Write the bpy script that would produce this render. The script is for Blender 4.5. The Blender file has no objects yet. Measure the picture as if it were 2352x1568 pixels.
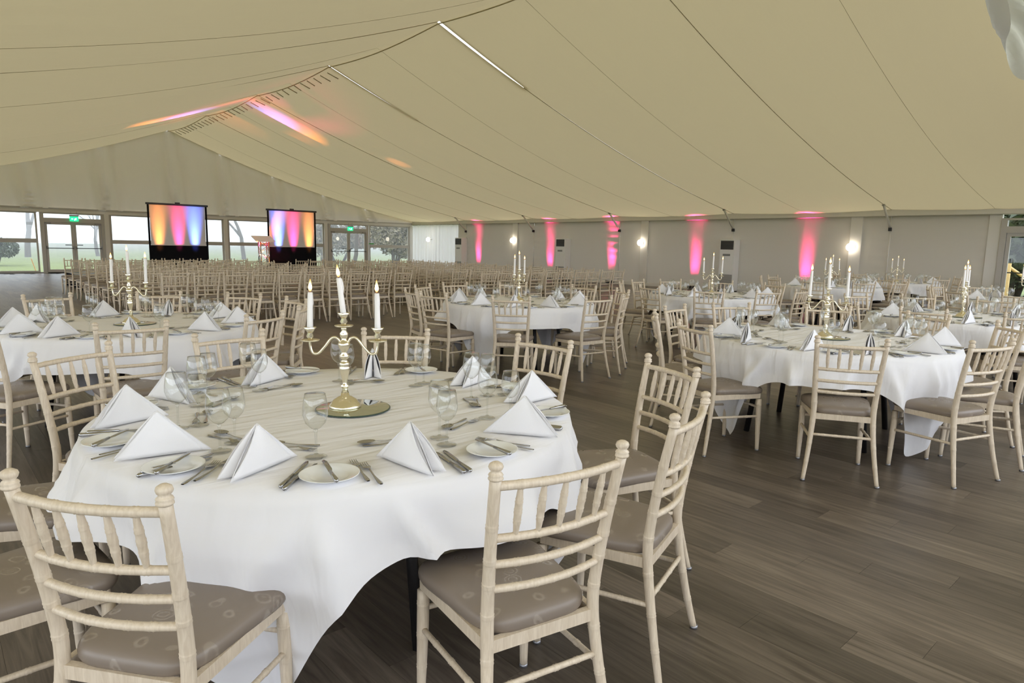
import bpy, bmesh, math, random
from mathutils import Vector, Matrix
random.seed(7)
PI = math.pi
sin, cos, rad = math.sin, math.cos, math.radians
sc = bpy.context.scene
col = sc.collection

# ---------------------------------------------------------------- camera
H = 1.43
F_PX, YAW, PITCH, ROLL = 1520.57, 0.7357, -0.1429, 0.0197
fw = Vector((sin(YAW)*cos(PITCH), cos(YAW)*cos(PITCH), sin(PITCH)))
rt = Vector((cos(YAW), -sin(YAW), 0))
up = rt.cross(fw)
rr = rt*cos(ROLL) + up*sin(ROLL)
uu = -rt*sin(ROLL) + up*cos(ROLL)
cam_d = bpy.data.cameras.new('camera')
cam_d.sensor_width = 36.0
cam_d.lens = F_PX/2352*36.0
cam_d.clip_end = 400
cam = bpy.data.objects.new('camera', cam_d)
col.objects.link(cam)
M = Matrix.Identity(4)
for i in range(3):
    M[i][0], M[i][1], M[i][2] = rr[i], uu[i], -fw[i]
M[2][3] = H
cam.matrix_world = M
sc.camera = cam

# ---------------------------------------------------------------- sky, exposure
SKY = 3.9
w = bpy.data.worlds.new('overcast_sky')
sc.world = w
w.use_nodes = True
bg = w.node_tree.nodes['Background']
bg.inputs[0].default_value = (0.90, 0.96, 1.06, 1)
bg.inputs[1].default_value = SKY
sc.view_settings.view_transform = 'Standard'
sc.view_settings.look = 'None'
sc.view_settings.gamma = 1.0
sc.view_settings.use_curve_mapping = False
sc.view_settings.exposure = 0.0
cy = sc.cycles
cy.max_bounces = 8
cy.use_adaptive_sampling = True
cy.adaptive_threshold = 0.05
cy.diffuse_bounces = 3
cy.glossy_bounces = 4
cy.transmission_bounces = 8
cy.transparent_max_bounces = 24
cy.volume_bounces = 0
cy.sample_clamp_indirect = 6.0
cy.caustics_reflective = False
cy.caustics_refractive = False
cy.use_denoising = True
cy.use_light_tree = False

# ---------------------------------------------------------------- materials
MATS = {}
def nodes(name):
    m = bpy.data.materials.new(name)
    m.use_nodes = True
    MATS[name] = m
    nt = m.node_tree
    return m, nt, nt.nodes['Principled BSDF']

def pm(name, c, rough=.6, metal=0., spec=.5, bump=None, bscale=60, sheen=0, noise=0., nscale=20):
    m, nt, b = nodes(name)
    b.inputs['Base Color'].default_value = (*c, 1)
    b.inputs['Roughness'].default_value = rough
    b.inputs['Metallic'].default_value = metal
    b.inputs['Specular IOR Level'].default_value = spec
    if sheen:
        b.inputs['Sheen Weight'].default_value = sheen
    N = nt.nodes
    L = nt.links
    if bump:
        t = N.new('ShaderNodeTexNoise'); t.inputs['Scale'].default_value = bscale
        t.inputs['Detail'].default_value = 3
        g = N.new('ShaderNodeNewGeometry')
        L.new(g.outputs['Position'], t.inputs['Vector'])
        bp = N.new('ShaderNodeBump'); bp.inputs['Strength'].default_value = bump
        bp.inputs['Distance'].default_value = .01
        L.new(t.outputs['Fac'], bp.inputs['Height'])
        L.new(bp.outputs['Normal'], b.inputs['Normal'])
    if noise:
        g = N.new('ShaderNodeNewGeometry')
        t = N.new('ShaderNodeTexNoise'); t.inputs['Scale'].default_value = nscale
        L.new(g.outputs['Position'], t.inputs['Vector'])
        r = N.new('ShaderNodeMapRange')
        r.inputs[3].default_value = 1-noise; r.inputs[4].default_value = 1+noise
        L.new(t.outputs['Fac'], r.inputs[0])
        mx = N.new('ShaderNodeMix'); mx.data_type = 'RGBA'; mx.blend_type = 'MULTIPLY'
        mx.inputs[0].default_value = 1
        mx.inputs[6].default_value = (*c, 1)
        L.new(r.outputs[0], mx.inputs[7])
        L.new(mx.outputs[2], b.inputs['Base Color'])
    return m

def emit(name, c, s):
    m, nt, b = nodes(name)
    b.inputs['Base Color'].default_value = (*c, 1)
    b.inputs['Emission Color'].default_value = (*c, 1)
    b.inputs['Emission Strength'].default_value = s
    return m

def cloth_translucent(name, c, t, tc, rough=.9):
    m = bpy.data.materials.new(name); m.use_nodes = True; MATS[name] = m
    nt = m.node_tree; N = nt.nodes; L = nt.links
    N.clear()
    o = N.new('ShaderNodeOutputMaterial')
    d = N.new('ShaderNodeBsdfDiffuse'); d.inputs[0].default_value = (*c, 1)
    tr = N.new('ShaderNodeBsdfTranslucent'); tr.inputs[0].default_value = (*tc, 1)
    mx = N.new('ShaderNodeMixShader'); mx.inputs[0].default_value = t
    g = N.new('ShaderNodeNewGeometry')
    no = N.new('ShaderNodeTexNoise'); no.inputs['Scale'].default_value = 1.1; no.inputs['Detail'].default_value = 4
    mp = N.new('ShaderNodeMapping'); mp.inputs['Scale'].default_value = (.35, 2.2, .35)
    L.new(g.outputs['Position'], mp.inputs[0]); L.new(mp.outputs[0], no.inputs['Vector'])
    bp = N.new('ShaderNodeBump'); bp.inputs['Strength'].default_value = .25; bp.inputs['Distance'].default_value = .15
    L.new(no.outputs['Fac'], bp.inputs['Height'])
    L.new(bp.outputs[0], d.inputs['Normal'])
    L.new(d.outputs[0], mx.inputs[1]); L.new(tr.outputs[0], mx.inputs[2]); L.new(mx.outputs[0], o.inputs[0])
    return m

lining = cloth_translucent('roof_lining', (.60, .525, .355), .112, (.86, .71, .40))
outer_roof = cloth_translucent('outer_roof', (.8, .8, .75), .30, (.95, .95, .9))
gable_cloth = cloth_translucent('gable_lining', (.70, .65, .55), .12, (.7, .64, .5))
canvas = cloth_translucent('wall_canvas', (.58, .53, .455), .06, (.7, .66, .6))
drape_white = cloth_translucent('white_drape', (.84, .82, .80), .26, (.9, .91, .93))
white_paint = pm('white_paint', (.76, .73, .68), .5)
alu = pm('white_aluminium', (.50, .47, .43), .45)
alu_dark = pm('grey_aluminium', (.30, .29, .27), .4, .3)
black = pm('black_cloth', (.008, .008, .010), .95, spec=.1)
black_metal = pm('black_metal', (.012, .011, .012), .4)
steel = pm('stainless_steel', (.44, .44, .45), .20, 1.)
silver = pm('champagne_silver', (.88, .82, .66), .20, 1.)
mirror = pm('mirror_glass', (.62, .66, .60), .03, 1.)
mirror_edge = pm('mirror_edge', (.03, .06, .045), .2)
china = pm('white_china', (.86, .87, .87), .10)
wax = pm('candle_wax', (.90, .87, .84), .4)
wick = pm('wick', (.02, .015, .01), .9)
linen = pm('white_linen', (.84, .83, .84), .85, bump=.12, bscale=700)
def damask_mat():
    m, nt, b = nodes('table_damask')
    N = nt.nodes; L = nt.links
    b.inputs['Base Color'].default_value = (.84, .83, .84, 1); b.inputs['Roughness'].default_value = .8
    tc = N.new('ShaderNodeTexCoord')
    mp = N.new('ShaderNodeMapping'); mp.inputs['Rotation'].default_value = (0, 0, .55); mp.inputs['Scale'].default_value = (1.2, 7.5, 2)
    n = N.new('ShaderNodeTexNoise'); n.inputs['Scale'].default_value = 1.6; n.inputs['Detail'].default_value = 2.5; n.inputs['Distortion'].default_value = .5
    L.new(tc.outputs['Object'], mp.inputs[0]); L.new(mp.outputs[0], n.inputs['Vector'])
    bp = N.new('ShaderNodeBump'); bp.inputs['Strength'].default_value = .55; bp.inputs['Distance'].default_value = .03
    L.new(n.outputs['Fac'], bp.inputs['Height']); L.new(bp.outputs[0], b.inputs['Normal'])
    return m
damask = damask_mat()
screen_white = pm('screen_white', (.72, .68, .66), .9)
table_wood = pm('table_ply', (.20, .13, .08), .6)
ac_white = pm('appliance_white', (.84, .83, .81), .35)
grille = pm('dark_grille', (.02, .02, .02), .5)
slat_m = pm('louvre', (.50, .48, .45), .5)
label_grey = pm('badge_grey', (.25, .25, .25), .4)
rope = pm('seam_rope', (.46, .40, .27), .9)  # even tone a little darker than the lining, for seams and ties
beam_metal = pm('roof_beam', (.80, .76, .66), .35)
slab = pm('floor_joint', (.02, .017, .013), .9)
cap_metal = pm('foot_glide', (.30, .30, .32), .35, .8)
acrylic = pm('frosted_acrylic', (.85, .8, .75), .35)
stage_top = pm('stage_deck', (.03, .03, .033), .35)
timber = pm('pale_timber', (.75, .50, .22), .6, noise=.15)
green_sign = emit('exit_green', (.02, .75, .28), 1.6)
white_sign = emit('exit_white', (.75, 1., .85), 2.2)
globe = emit('lamp_glass', (1., .90, .74), 14.)
def flame_mat():
    m, nt, b = nodes('flame')
    N = nt.nodes; L = nt.links
    tc = N.new('ShaderNodeTexCoord'); sp = N.new('ShaderNodeSeparateXYZ'); L.new(tc.outputs['Generated'], sp.inputs[0])
    r = N.new('ShaderNodeValToRGB'); e = r.color_ramp.elements
    e[0].position = 0; e[0].color = (1, .22, .03, 1); e[1].position = 1; e[1].color = (1, .34, .05, 1)
    k = e.new(.35); k.color = (1, .82, .45, 1); k = e.new(.7); k.color = (1, .66, .22, 1)
    L.new(sp.outputs[2], r.inputs[0]); L.new(r.outputs[0], b.inputs['Emission Color'])
    b.inputs['Base Color'].default_value = (0, 0, 0, 1); b.inputs['Emission Strength'].default_value = 3.4
    return m
flame_m = flame_mat()
for m_ in (flame_m, green_sign, white_sign): m_.cycles.emission_sampling = 'NONE'
sticker = pm('green_sticker', (.05, .35, .04), .5)

def glass_thin(name, refl=1., tint=(1, 1, 1), base=.03, edge=.6, rough=.0, ior=1.35):
    m = bpy.data.materials.new(name); m.use_nodes = True; MATS[name] = m
    nt = m.node_tree; N = nt.nodes; L = nt.links
    N.clear()
    o = N.new('ShaderNodeOutputMaterial')
    t = N.new('ShaderNodeBsdfTransparent'); t.inputs[0].default_value = (*tint, 1)
    g = N.new('ShaderNodeBsdfGlossy'); g.inputs['Roughness'].default_value = rough
    lw = N.new('ShaderNodeLayerWeight'); lw.inputs['Blend'].default_value = .5
    pw = N.new('ShaderNodeMath'); pw.operation = 'POWER'; pw.inputs[1].default_value = 2.6
    L.new(lw.outputs['Facing'], pw.inputs[0])
    r = N.new('ShaderNodeMapRange'); r.inputs[3].default_value = base; r.inputs[4].default_value = edge
    L.new(pw.outputs[0], r.inputs[0])
    mx = N.new('ShaderNodeMixShader')
    L.new(r.outputs[0], mx.inputs[0]); L.new(t.outputs[0], mx.inputs[1]); L.new(g.outputs[0], mx.inputs[2])
    L.new(mx.outputs[0], o.inputs[0])
    return m
pane_glass = glass_thin('window_glass', tint=(.96, .98, .97), base=.03, edge=.5)
wine_glass_m = glass_thin('wine_glass', tint=(.97, .98, .975), base=.065, edge=.95)
stem_glass = glass_thin('stem_glass', tint=(.97, .975, .97), base=.06, edge=.85)

def wood_mat():
    m, nt, b = nodes('limed_wood')
    N = nt.nodes; L = nt.links
    tc = N.new('ShaderNodeTexCoord')
    mp = N.new('ShaderNodeMapping'); mp.inputs['Scale'].default_value = (60, 60, 7)
    t = N.new('ShaderNodeTexNoise'); t.inputs['Scale'].default_value = 2.2; t.inputs['Detail'].default_value = 5; t.inputs['Distortion'].default_value = .6
    L.new(tc.outputs['Object'], mp.inputs[0]); L.new(mp.outputs[0], t.inputs['Vector'])
    r = N.new('ShaderNodeValToRGB')
    r.color_ramp.elements[0].position = .3; r.color_ramp.elements[0].color = (.61, .505, .375, 1)
    r.color_ramp.elements[1].position = .7; r.color_ramp.elements[1].color = (.745, .64, .50, 1)
    L.new(t.outputs['Fac'], r.inputs[0]); L.new(r.outputs[0], b.inputs['Base Color'])
    b.inputs['Roughness'].default_value = .42
    return m
wood = wood_mat()

def seat_mat():
    m, nt, b = nodes('rose_jacquard')
    N = nt.nodes; L = nt.links
    tc = N.new('ShaderNodeTexCoord')
    no = N.new('ShaderNodeTexNoise'); no.inputs['Scale'].default_value = 9; no.inputs['Detail'].default_value = 2
    L.new(tc.outputs['Object'], no.inputs['Vector'])
    ad = N.new('ShaderNodeVectorMath'); ad.operation = 'MULTIPLY_ADD'
    ad.inputs[1].default_value = (.05, .05, 0)
    L.new(no.outputs['Color'], ad.inputs[0]); L.new(tc.outputs['Object'], ad.inputs[2])
    fl = N.new('ShaderNodeVectorMath'); fl.operation = 'MULTIPLY'; fl.inputs[1].default_value = (1, 1, .15)
    L.new(ad.outputs[0], fl.inputs[0])
    v = N.new('ShaderNodeTexVoronoi'); v.inputs['Scale'].default_value = 14; v.inputs['Randomness'].default_value = .8
    L.new(fl.outputs[0], v.inputs['Vector'])
    ws = N.new('ShaderNodeMath'); ws.operation = 'MULTIPLY'; ws.inputs[1].default_value = 42
    L.new(v.outputs['Distance'], ws.inputs[0])
    s = N.new('ShaderNodeMath'); s.operation = 'SINE'; L.new(ws.outputs[0], s.inputs[0])
    gt = N.new('ShaderNodeMath'); gt.operation = 'GREATER_THAN'; gt.inputs[1].default_value = .35
    L.new(s.outputs[0], gt.inputs[0])
    ls = N.new('ShaderNodeMath'); ls.operation = 'LESS_THAN'; ls.inputs[1].default_value = .46
    L.new(v.outputs['Distance'], ls.inputs[0])
    an = N.new('ShaderNodeMath'); an.operation = 'MULTIPLY'; L.new(gt.outputs[0], an.inputs[0]); L.new(ls.outputs[0], an.inputs[1])
    mx = N.new('ShaderNodeMix'); mx.data_type = 'RGBA'
    mx.inputs[6].default_value = (.235, .190, .152, 1); mx.inputs[7].default_value = (.31, .26, .212, 1)
    L.new(an.outputs[0], mx.inputs[0]); L.new(mx.outputs[2], b.inputs['Base Color'])
    r = N.new('ShaderNodeMapRange'); r.inputs[3].default_value = .42; r.inputs[4].default_value = .27
    L.new(an.outputs[0], r.inputs[0]); L.new(r.outputs[0], b.inputs['Roughness'])
    return m
seat_cloth = seat_mat()

def floor_mat():
    m, nt, b = nodes('grey_oak_plank')
    N = nt.nodes; L = nt.links
    g = N.new('ShaderNodeNewGeometry')
    at = N.new('ShaderNodeAttribute'); at.attribute_name = 'tone'
    of = N.new('ShaderNodeVectorMath'); of.operation = 'MULTIPLY_ADD'
    of.inputs[1].default_value = (37, 91, 0)
    cx = N.new('ShaderNodeCombineXYZ'); L.new(at.outputs['Fac'], cx.inputs[0]); L.new(at.outputs['Fac'], cx.inputs[1])
    L.new(cx.outputs[0], of.inputs[0]); L.new(g.outputs['Position'], of.inputs[2])
    mp = N.new('ShaderNodeMapping'); mp.inputs['Scale'].default_value = (14, .9, 1)
    L.new(of.outputs[0], mp.inputs[0])
    t = N.new('ShaderNodeTexNoise'); t.inputs['Scale'].default_value = 2.4; t.inputs['Detail'].default_value = 7; t.inputs['Roughness'].default_value = .62; t.inputs['Distortion'].default_value = .9
    L.new(mp.outputs[0], t.inputs['Vector'])
    r = N.new('ShaderNodeValToRGB')
    e = r.color_ramp.elements
    e[0].position = .28; e[0].color = (.066, .050, .037, 1)
    e[1].position = .72; e[1].color = (.195, .158, .122, 1)
    L.new(t.outputs['Fac'], r.inputs[0])
    mr = N.new('ShaderNodeMapRange'); mr.inputs[3].default_value = .66; mr.inputs[4].default_value = 1.28
    L.new(at.outputs['Fac'], mr.inputs[0])
    mx = N.new('ShaderNodeMix'); mx.data_type = 'RGBA'; mx.blend_type = 'MULTIPLY'; mx.inputs[0].default_value = 1
    L.new(r.outputs[0], mx.inputs[6]); L.new(mr.outputs[0], mx.inputs[7]); L.new(mx.outputs[2], b.inputs['Base Color'])
    b.inputs['Roughness'].default_value = .36
    bp = N.new('ShaderNodeBump'); bp.inputs['Strength'].default_value = .12; bp.inputs['Distance'].default_value = .002
    L.new(t.outputs['Fac'], bp.inputs['Height']); L.new(bp.outputs[0], b.inputs['Normal'])
    return m
plank_m = floor_mat()

lawn_m = pm('lawn_grass', (.165, .20, .060), .95, bump=.6, bscale=8, noise=.25, nscale=3)
bark_m = pm('bark', (.10, .085, .07), .95)
leaf_m = pm('evergreen_leaf', (.06, .08, .045), .6, noise=.4, nscale=2)
twig_m = pm('twig_thicket', (.24, .205, .14), .9, noise=.4, nscale=1.5)

# ---------------------------------------------------------------- mesh helpers
class MB:
    def __init__(s):
        s.v = []; s.f = []
    def box(s, x0, x1, y0, y1, z0, z1):
        n = len(s.v)
        s.v += [(x0,y0,z0),(x1,y0,z0),(x1,y1,z0),(x0,y1,z0),(x0,y0,z1),(x1,y0,z1),(x1,y1,z1),(x0,y1,z1)]
        s.f += [tuple(n+i for i in q) for q in ((3,2,1,0),(4,5,6,7),(0,1,5,4),(1,2,6,5),(2,3,7,6),(3,0,4,7))]
        return s
    def tube(s, pts, radii, seg=10, caps=True):
        pts = [Vector(p) for p in pts]
        n0 = len(s.v)
        t = (pts[1]-pts[0]).normalized()
        a = Vector((1,0,0)) if abs(t.x) < .8 else Vector((0,1,0))
        u = (a - t*a.dot(t)).normalized()
        for i, p in enumerate(pts):
            if i == 0: tt = pts[1]-pts[0]
            elif i == len(pts)-1: tt = pts[-1]-pts[-2]
            else: tt = pts[i+1]-pts[i-1]
            tt.normalize()
            u = (u - tt*u.dot(tt)).normalized()
            w_ = tt.cross(u)
            r = radii[i] if isinstance(radii, (list, tuple)) else radii
            for k in range(seg):
                q = p + u*(r*cos(2*PI*k/seg)) + w_*(r*sin(2*PI*k/seg))
                s.v.append(tuple(q))
        for i in range(len(pts)-1):
            for k in range(seg):
                a0 = n0+i*seg+k; a1 = n0+i*seg+(k+1) % seg
                s.f.append((a0, a1, a1+seg, a0+seg))
        if caps:
            s.f.append(tuple(n0+k for k in reversed(range(seg))))
            s.f.append(tuple(n0+(len(pts)-1)*seg+k for k in range(seg)))
        return s
    def lathe(s, prof, seg=16, o=(0,0,0), closed=False):
        n0 = len(s.v)
        for r, z in prof:
            for k in range(seg):
                s.v.append((o[0]+r*cos(2*PI*k/seg), o[1]+r*sin(2*PI*k/seg), o[2]+z))
        m = len(prof)
        for i in range(m-1 if not closed else m):
            j = (i+1) % m
            for k in range(seg):
                k1 = (k+1) % seg
                s.f.append((n0+i*seg+k, n0+i*seg+k1, n0+j*seg+k1, n0+j*seg+k))
        if not closed:
            if prof[0][0] > 1e-5: s.f.append(tuple(n0+k for k in reversed(range(seg))))
            if prof[-1][0] > 1e-5: s.f.append(tuple(n0+(m-1)*seg+k for k in range(seg)))
        return s
    def grid(s, fn, nu, nv):
        n0 = len(s.v)
        for i in range(nu+1):
            for j in range(nv+1):
                s.v.append(tuple(fn(i/nu, j/nv)))
        for i in range(nu):
            for j in range(nv):
                a = n0+i*(nv+1)+j
                s.f.append((a, a+1, a+nv+2, a+nv+1))
        return s
    def poly(s, pts, th):      # flat polygon in xy extruded in z
        n = len(s.v); k = len(pts)
        s.v += [(x, y, 0) for x, y in pts] + [(x, y, th) for x, y in pts]
        s.f.append(tuple(n+i for i in reversed(range(k)))); s.f.append(tuple(n+k+i for i in range(k)))
        for i in range(k):
            j = (i+1) % k
            s.f.append((n+i, n+j, n+k+j, n+k+i))
        return s
    def mesh(s, name, mat, smooth=True):
        me = bpy.data.meshes.new(name)
        me.from_pydata(s.v, [], s.f)
        if smooth:
            me.polygons.foreach_set('use_smooth', [True]*len(me.polygons))
        me.materials.append(mat)
        me.update()
        return me
    def build(s, name, mat, parent=None, smooth=True, loc=None, rz=None):
        return obj(name, s.mesh(name, mat, smooth), parent, loc, rz)

def obj(name, me, parent=None, loc=None, rz=None, rot=None, scale=None):
    o = bpy.data.objects.new(name, me)
    col.objects.link(o)
    if parent is not None: o.parent = parent
    if loc is not None: o.location = loc
    if rot is not None: o.rotation_euler = rot
    elif rz is not None: o.rotation_euler = (0, 0, rz)
    if scale is not None: o.scale = scale
    return o
def tag(o, label, cat, group=None):
    o['label'] = label; o['category'] = cat
    if group: o['group'] = group
    return o
def struct(o):
    o['kind'] = 'structure'
    return o
def thing(name, label, cat, loc=(0,0,0), rz=0, group=None, rot=None):
    return tag(obj(name, None, None, loc, rz, rot), label, cat, group)
def place(tmpl, name, label, cat, group, loc, rz, rot=None):
    t = thing(name, label, cat, loc, rz, group, rot)
    for pn, me, subs in tmpl:
        p = obj(pn, me, t)
        for sn, sm in subs: obj(sn, sm, p)
    return t
def sealed(me):      # weld + recalc normals
    b = bmesh.new(); b.from_mesh(me); bmesh.ops.remove_doubles(b, verts=b.verts, dist=1e-5)
    bmesh.ops.recalc_face_normals(b, faces=b.faces); b.to_mesh(me); b.free()
    return me

# ================================================================ SETTING
XR, XL, YG, YB = 21.3, -3.9, 32.17, -2.83
XM = 8.72          # ridge
ZE, ZR = 2.68, 6.12
# ---- floor with individual planks
fl = MB().box(XL-.3, XR+.3, YB-.3, YG+.3, -.20, -.006)
floor = struct(fl.build('floor', slab, smooth=False))
PW, PL = .163, 1.24
variants = []
for i in range(14):
    me = MB().box(-PW/2+.0004, PW/2-.0004, -PL/2+.0005, PL/2-.0005, -.006, 0).mesh('plank', plank_m, False)
    a = me.attributes.new('tone', 'FLOAT', 'POINT')
    a.data.foreach_set('value', [i/13]*8)
    variants.append(me)
cand = []
nx = int((XR-XL)/PW)+2
x_off = 2.57
for ix in range(-40, nx):
    xc = x_off + (ix+.5)*PW
    if not (XL-.1 < xc < XR+.1): continue
    oy = (ix*0.47 + .23*((ix*7) % 5)) % PL
    for iy in range(-4, 30):
        yc = oy+iy*PL
        if YB-.3 < yc < YG-.3: cand.append((xc, yc, random.random()))
def seen(x, y):
    p = Vector((x, y, -H)); z = p.dot(fw)
    if z < .5: return 1e9
    a = p.dot(rr)/z; b = p.dot(uu)/z
    if abs(a) > .80 or b < -.60: return 1e9
    return math.hypot(x, y)
cand.sort(key=lambda q: seen(q[0], q[1]))
for x, y, t in cand[:300]:
    obj('plank', variants[int(t*13.99)], floor, (x, y, 0))
rest = MB(); tones = []
for x, y, t in cand[300:]:
    rest.box(x-PW/2+.0004, x+PW/2-.0004, y-PL/2+.0005, y+PL/2-.0005, -.006, 0); tones += [t]*8
me = rest.mesh('plank_field', plank_m, False)
a = me.attributes.new('tone', 'FLOAT', 'POINT'); a.data.foreach_set('value', tones)
ro = obj('plank_field', me, floor); ro['kind'] = 'stuff'

# ---- roof lining
def roof_z(u):                      # u 0 at ridge, 1 at eave
    return ZR + (ZE-ZR)*u - 1.55*u*(1-u)*(1-.15*u)
ceil = struct(obj('ceiling', None))
frames = [YG-5*i for i in range(8)]
for b in range(7):
    y1, y0 = frames[b], frames[b+1]
    for side in (1, -1):
        def fn(u, v, y0=y0, y1=y1, side=side, b=b):
            x = XM + (XR-XM)*u if side > 0 else XM - (XM-XL)*u
            sag = .18*sin(PI*v)**.8*(.35+.65*sin(PI*min(1, u*1.02)))
            crease = .018*(1-min(1, abs(v-.5)/.05))
            rip = .012*sin(v*40+b*3+side)*sin(PI*u)
            yy = y0+(y1-y0)*v
            if side > 0:          # lining pulled apart beside some roof frames near the ridge
                gp = {4: .045, 3: .012}
                ex = {4: .20, 3: .22}
                if b in gp: yy = min(yy, y1-gp[b]*max(0, 1-u/ex[b])**.5 if v > .97 else yy)
                if b+1 in gp: yy = max(yy, y0+gp[b+1]*max(0, 1-u/ex[b+1])**.5 if v < .03 else yy)
            return (x, yy, roof_z(u)-sag+crease+rip)
        MB().grid(fn, 40, 32).build('lining_panel', lining, ceil)
        # seams
        pts = [fn(k/30, .5) for k in range(31)]
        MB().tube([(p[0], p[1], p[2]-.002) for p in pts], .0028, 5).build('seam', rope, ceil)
for b in range(0, 8):
    y = frames[b]
    for side in (1, -1):
        pts = []
        us = {4: .20, 3: .22}.get(b, 0) if side > 0 else 0
        for k in range(31):
            u = us+(1-us)*k/30
            x = XM + (XR-XM)*u if side > 0 else XM - (XM-XL)*u
            pts.append((x, y, roof_z(u)-.006))
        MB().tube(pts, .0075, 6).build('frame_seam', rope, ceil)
# bright outer roof showing through those gaps
for b, ext in ((4, .21), (3, .23)):
    def sfn(u, v, b=b, ext=ext):
        uu_ = ext*u
        return (XM+(XR-XM)*uu_, frames[b]-.10+.20*v, roof_z(uu_)+.05)
    MB().grid(sfn, 12, 1).build('outer_roof_strip', outer_roof, ceil)
# ridge cover and lacing ties
pts = [(XM, YB+i*.5, ZR-.05-.11*abs(sin(PI*(i*.5/5.)))) for i in range(71)]
MB().tube(pts, .012, 6).build('ridge_seam', lining, ceil)
for i in range(34):
    y = 17.3+i*.42
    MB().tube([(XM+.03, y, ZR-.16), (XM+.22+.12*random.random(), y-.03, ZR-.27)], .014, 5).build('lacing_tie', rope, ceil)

# ---- gable at the far end
gab = struct(obj('wall_far', None))
ZH = 2.40
def gz(x):
    u = (x-XM)/(XR-XM) if x > XM else (XM-x)/(XM-XL)
    return roof_z(u)
def gfn(u, v):
    x = XL+(XR-XL)*u
    z1 = gz(x)+.05
    z = ZH+.16 + (z1-ZH-.16)*v
    wv = .0
    for xs in (1.2, 3.6, 6.2, 8.8, 11.0, 13.4, 16.0, 18.4):
        d = (x-xs)/.55
        wv += .22*math.exp(-d*d)*sin(9*(x-xs)+2.6*v)*(1-.55*v)
        e = (x-xs)/.16
        wv += .11*math.exp(-e*e)*sin(38*z)*max(0, 1-2.2*v)
    wv -= .16*sin(PI*min(1, v*1.2))*max(0, 1-v)**.7
    return (x, YG-.06+wv, z)
MB().grid(gfn, 220, 40).build('gable_lining', gable_cloth, gab)
MB().box(XL, XR, YG-.09, YG+.09, ZH, ZH+.19).build('header_beam', white_paint, gab, False)
MB().box(XL, XR, YG-.12, YG-.09, ZH+.13, ZH+.19).build('header_trim', alu, gab, False)
MB().box(XL, XR, YG-.06, YG+.06, 0, .05).build('sill', alu_dark, gab, False)
for x in (1.1, 6.2, 11.0, 16.0, XR-.1, XL+.1):
    MB().box(x-.12, x+.05, YG-.12, YG+.08, 0, ZH).build('post', white_paint, gab, False)
    MB().box(x+.05, x+.09, YG-.08, YG+.06, 0, ZH).build('post_edge', alu, gab, False)
NW = [0]
def window(x0, x1, mid=True):
    NW[0] += 1
    wi = struct(obj('window_%d' % NW[0], None, None, (0, 0, 0)))
    y = YG
    f = MB(); t = .06
    f.box(x0, x0+t, y-.04, y+.04, .05, ZH); f.box(x1-t, x1, y-.04, y+.04, .05, ZH)
    f.box(x0+t, x1-t, y-.04, y+.04, ZH-.05, ZH); f.box(x0+t, x1-t, y-.04, y+.04, .05, .10)
    f.build('window_frame', alu, wi, False)
    MB().box(x0+t, x1-t, y-.05, y+.05, 1.20, 1.36).build('transom', alu, wi, False)
    MB().box(x0+t, x1-t, y-.004, y+.004, .10, 1.20).build('window_pane', pane_glass, wi, False)
    MB().box(x0+t, x1-t, y-.004, y+.004, 1.36, ZH-.05).build('window_pane', pane_glass, wi, False)
for a_, b_ in ((XL+.15, .98), (1.19, 3.78), (6.29, 10.88), (11.09, 15.88), (18.52, 21.05)):
    window(a_, b_)
def double_door(n, x0, x1, axis='x', at=YG, parent_name='door'):
    d = struct(obj('door_%d' % n, None))
    def B(a0, a1, c0, c1, z0, z1, nm, m):
        mb = MB()
        if axis == 'x': mb.box(a0, a1, at+c0, at+c1, z0, z1)
        else: mb.box(at-c1, at-c0, a0, a1, z0, z1)
        return mb.build(nm, m, d, False)
    T = 2.02
    B(x0, x0+.13, -.07, .07, 0, ZH, 'door_jamb', alu); B(x1-.13, x1, -.07, .07, 0, ZH, 'door_jamb', alu)
    B(x0+.13, x1-.13, -.07, .07, T, T+.17, 'door_head', alu)
    B(x0+.13, x1-.13, -.07, .07, ZH-.05, ZH, 'top_rail', alu)
    B(x0+.13, x1-.13, -.004, .004, T+.17, ZH-.05, 'fanlight_pane', pane_glass)
    B(x0+.13, x1-.13, -.06, .06, 0, .03, 'threshold', alu_dark)
    xm = (x0+x1)/2
    for l, r, hs in ((x0+.14, xm-.005, 1), (xm+.005, x1-.14, -1)):
        B(l, l+.085, -.035, .035, .03, T, 'leaf_stile', alu); B(r-.085, r, -.035, .035, .03, T, 'leaf_stile', alu)
        B(l+.085, r-.085, -.035, .035, T-.09, T, 'leaf_rail', alu); B(l+.085, r-.085, -.035, .035, .03, .15, 'leaf_rail', alu)
        B(l+.085, r-.085, -.004, .004, .15, T-.09, 'door_pane', pane_glass)
        B(l+.03, r-.03, -.13, -.10, .98, 1.01, 'push_bar', black_metal)
        B(l+.02, l+.05, -.13, -.035, .95, 1.08, 'bar_bracket', alu_dark); B(r-.05, r-.02, -.13, -.035, .95, 1.08, 'bar_bracket', alu_dark)
        hx = r-.30 if hs > 0 else l
        B(hx, hx+.30, .05, .075, 1.11, 1.14, 'pull_handle', black_metal)
        cx = l+.02 if hs > 0 else r-.22
        B(cx, cx+.20, -.10, -.035, T-.07, T-.005, 'door_closer', alu_dark)
    return d
double_door(1, 3.88, 6.10)
double_door(2, 16.12, 18.45)
MB().box(18.50, 18.80, YG-.045, YG-.035, 1.38, 1.44).build('notice', sticker, gab, False)

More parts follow.
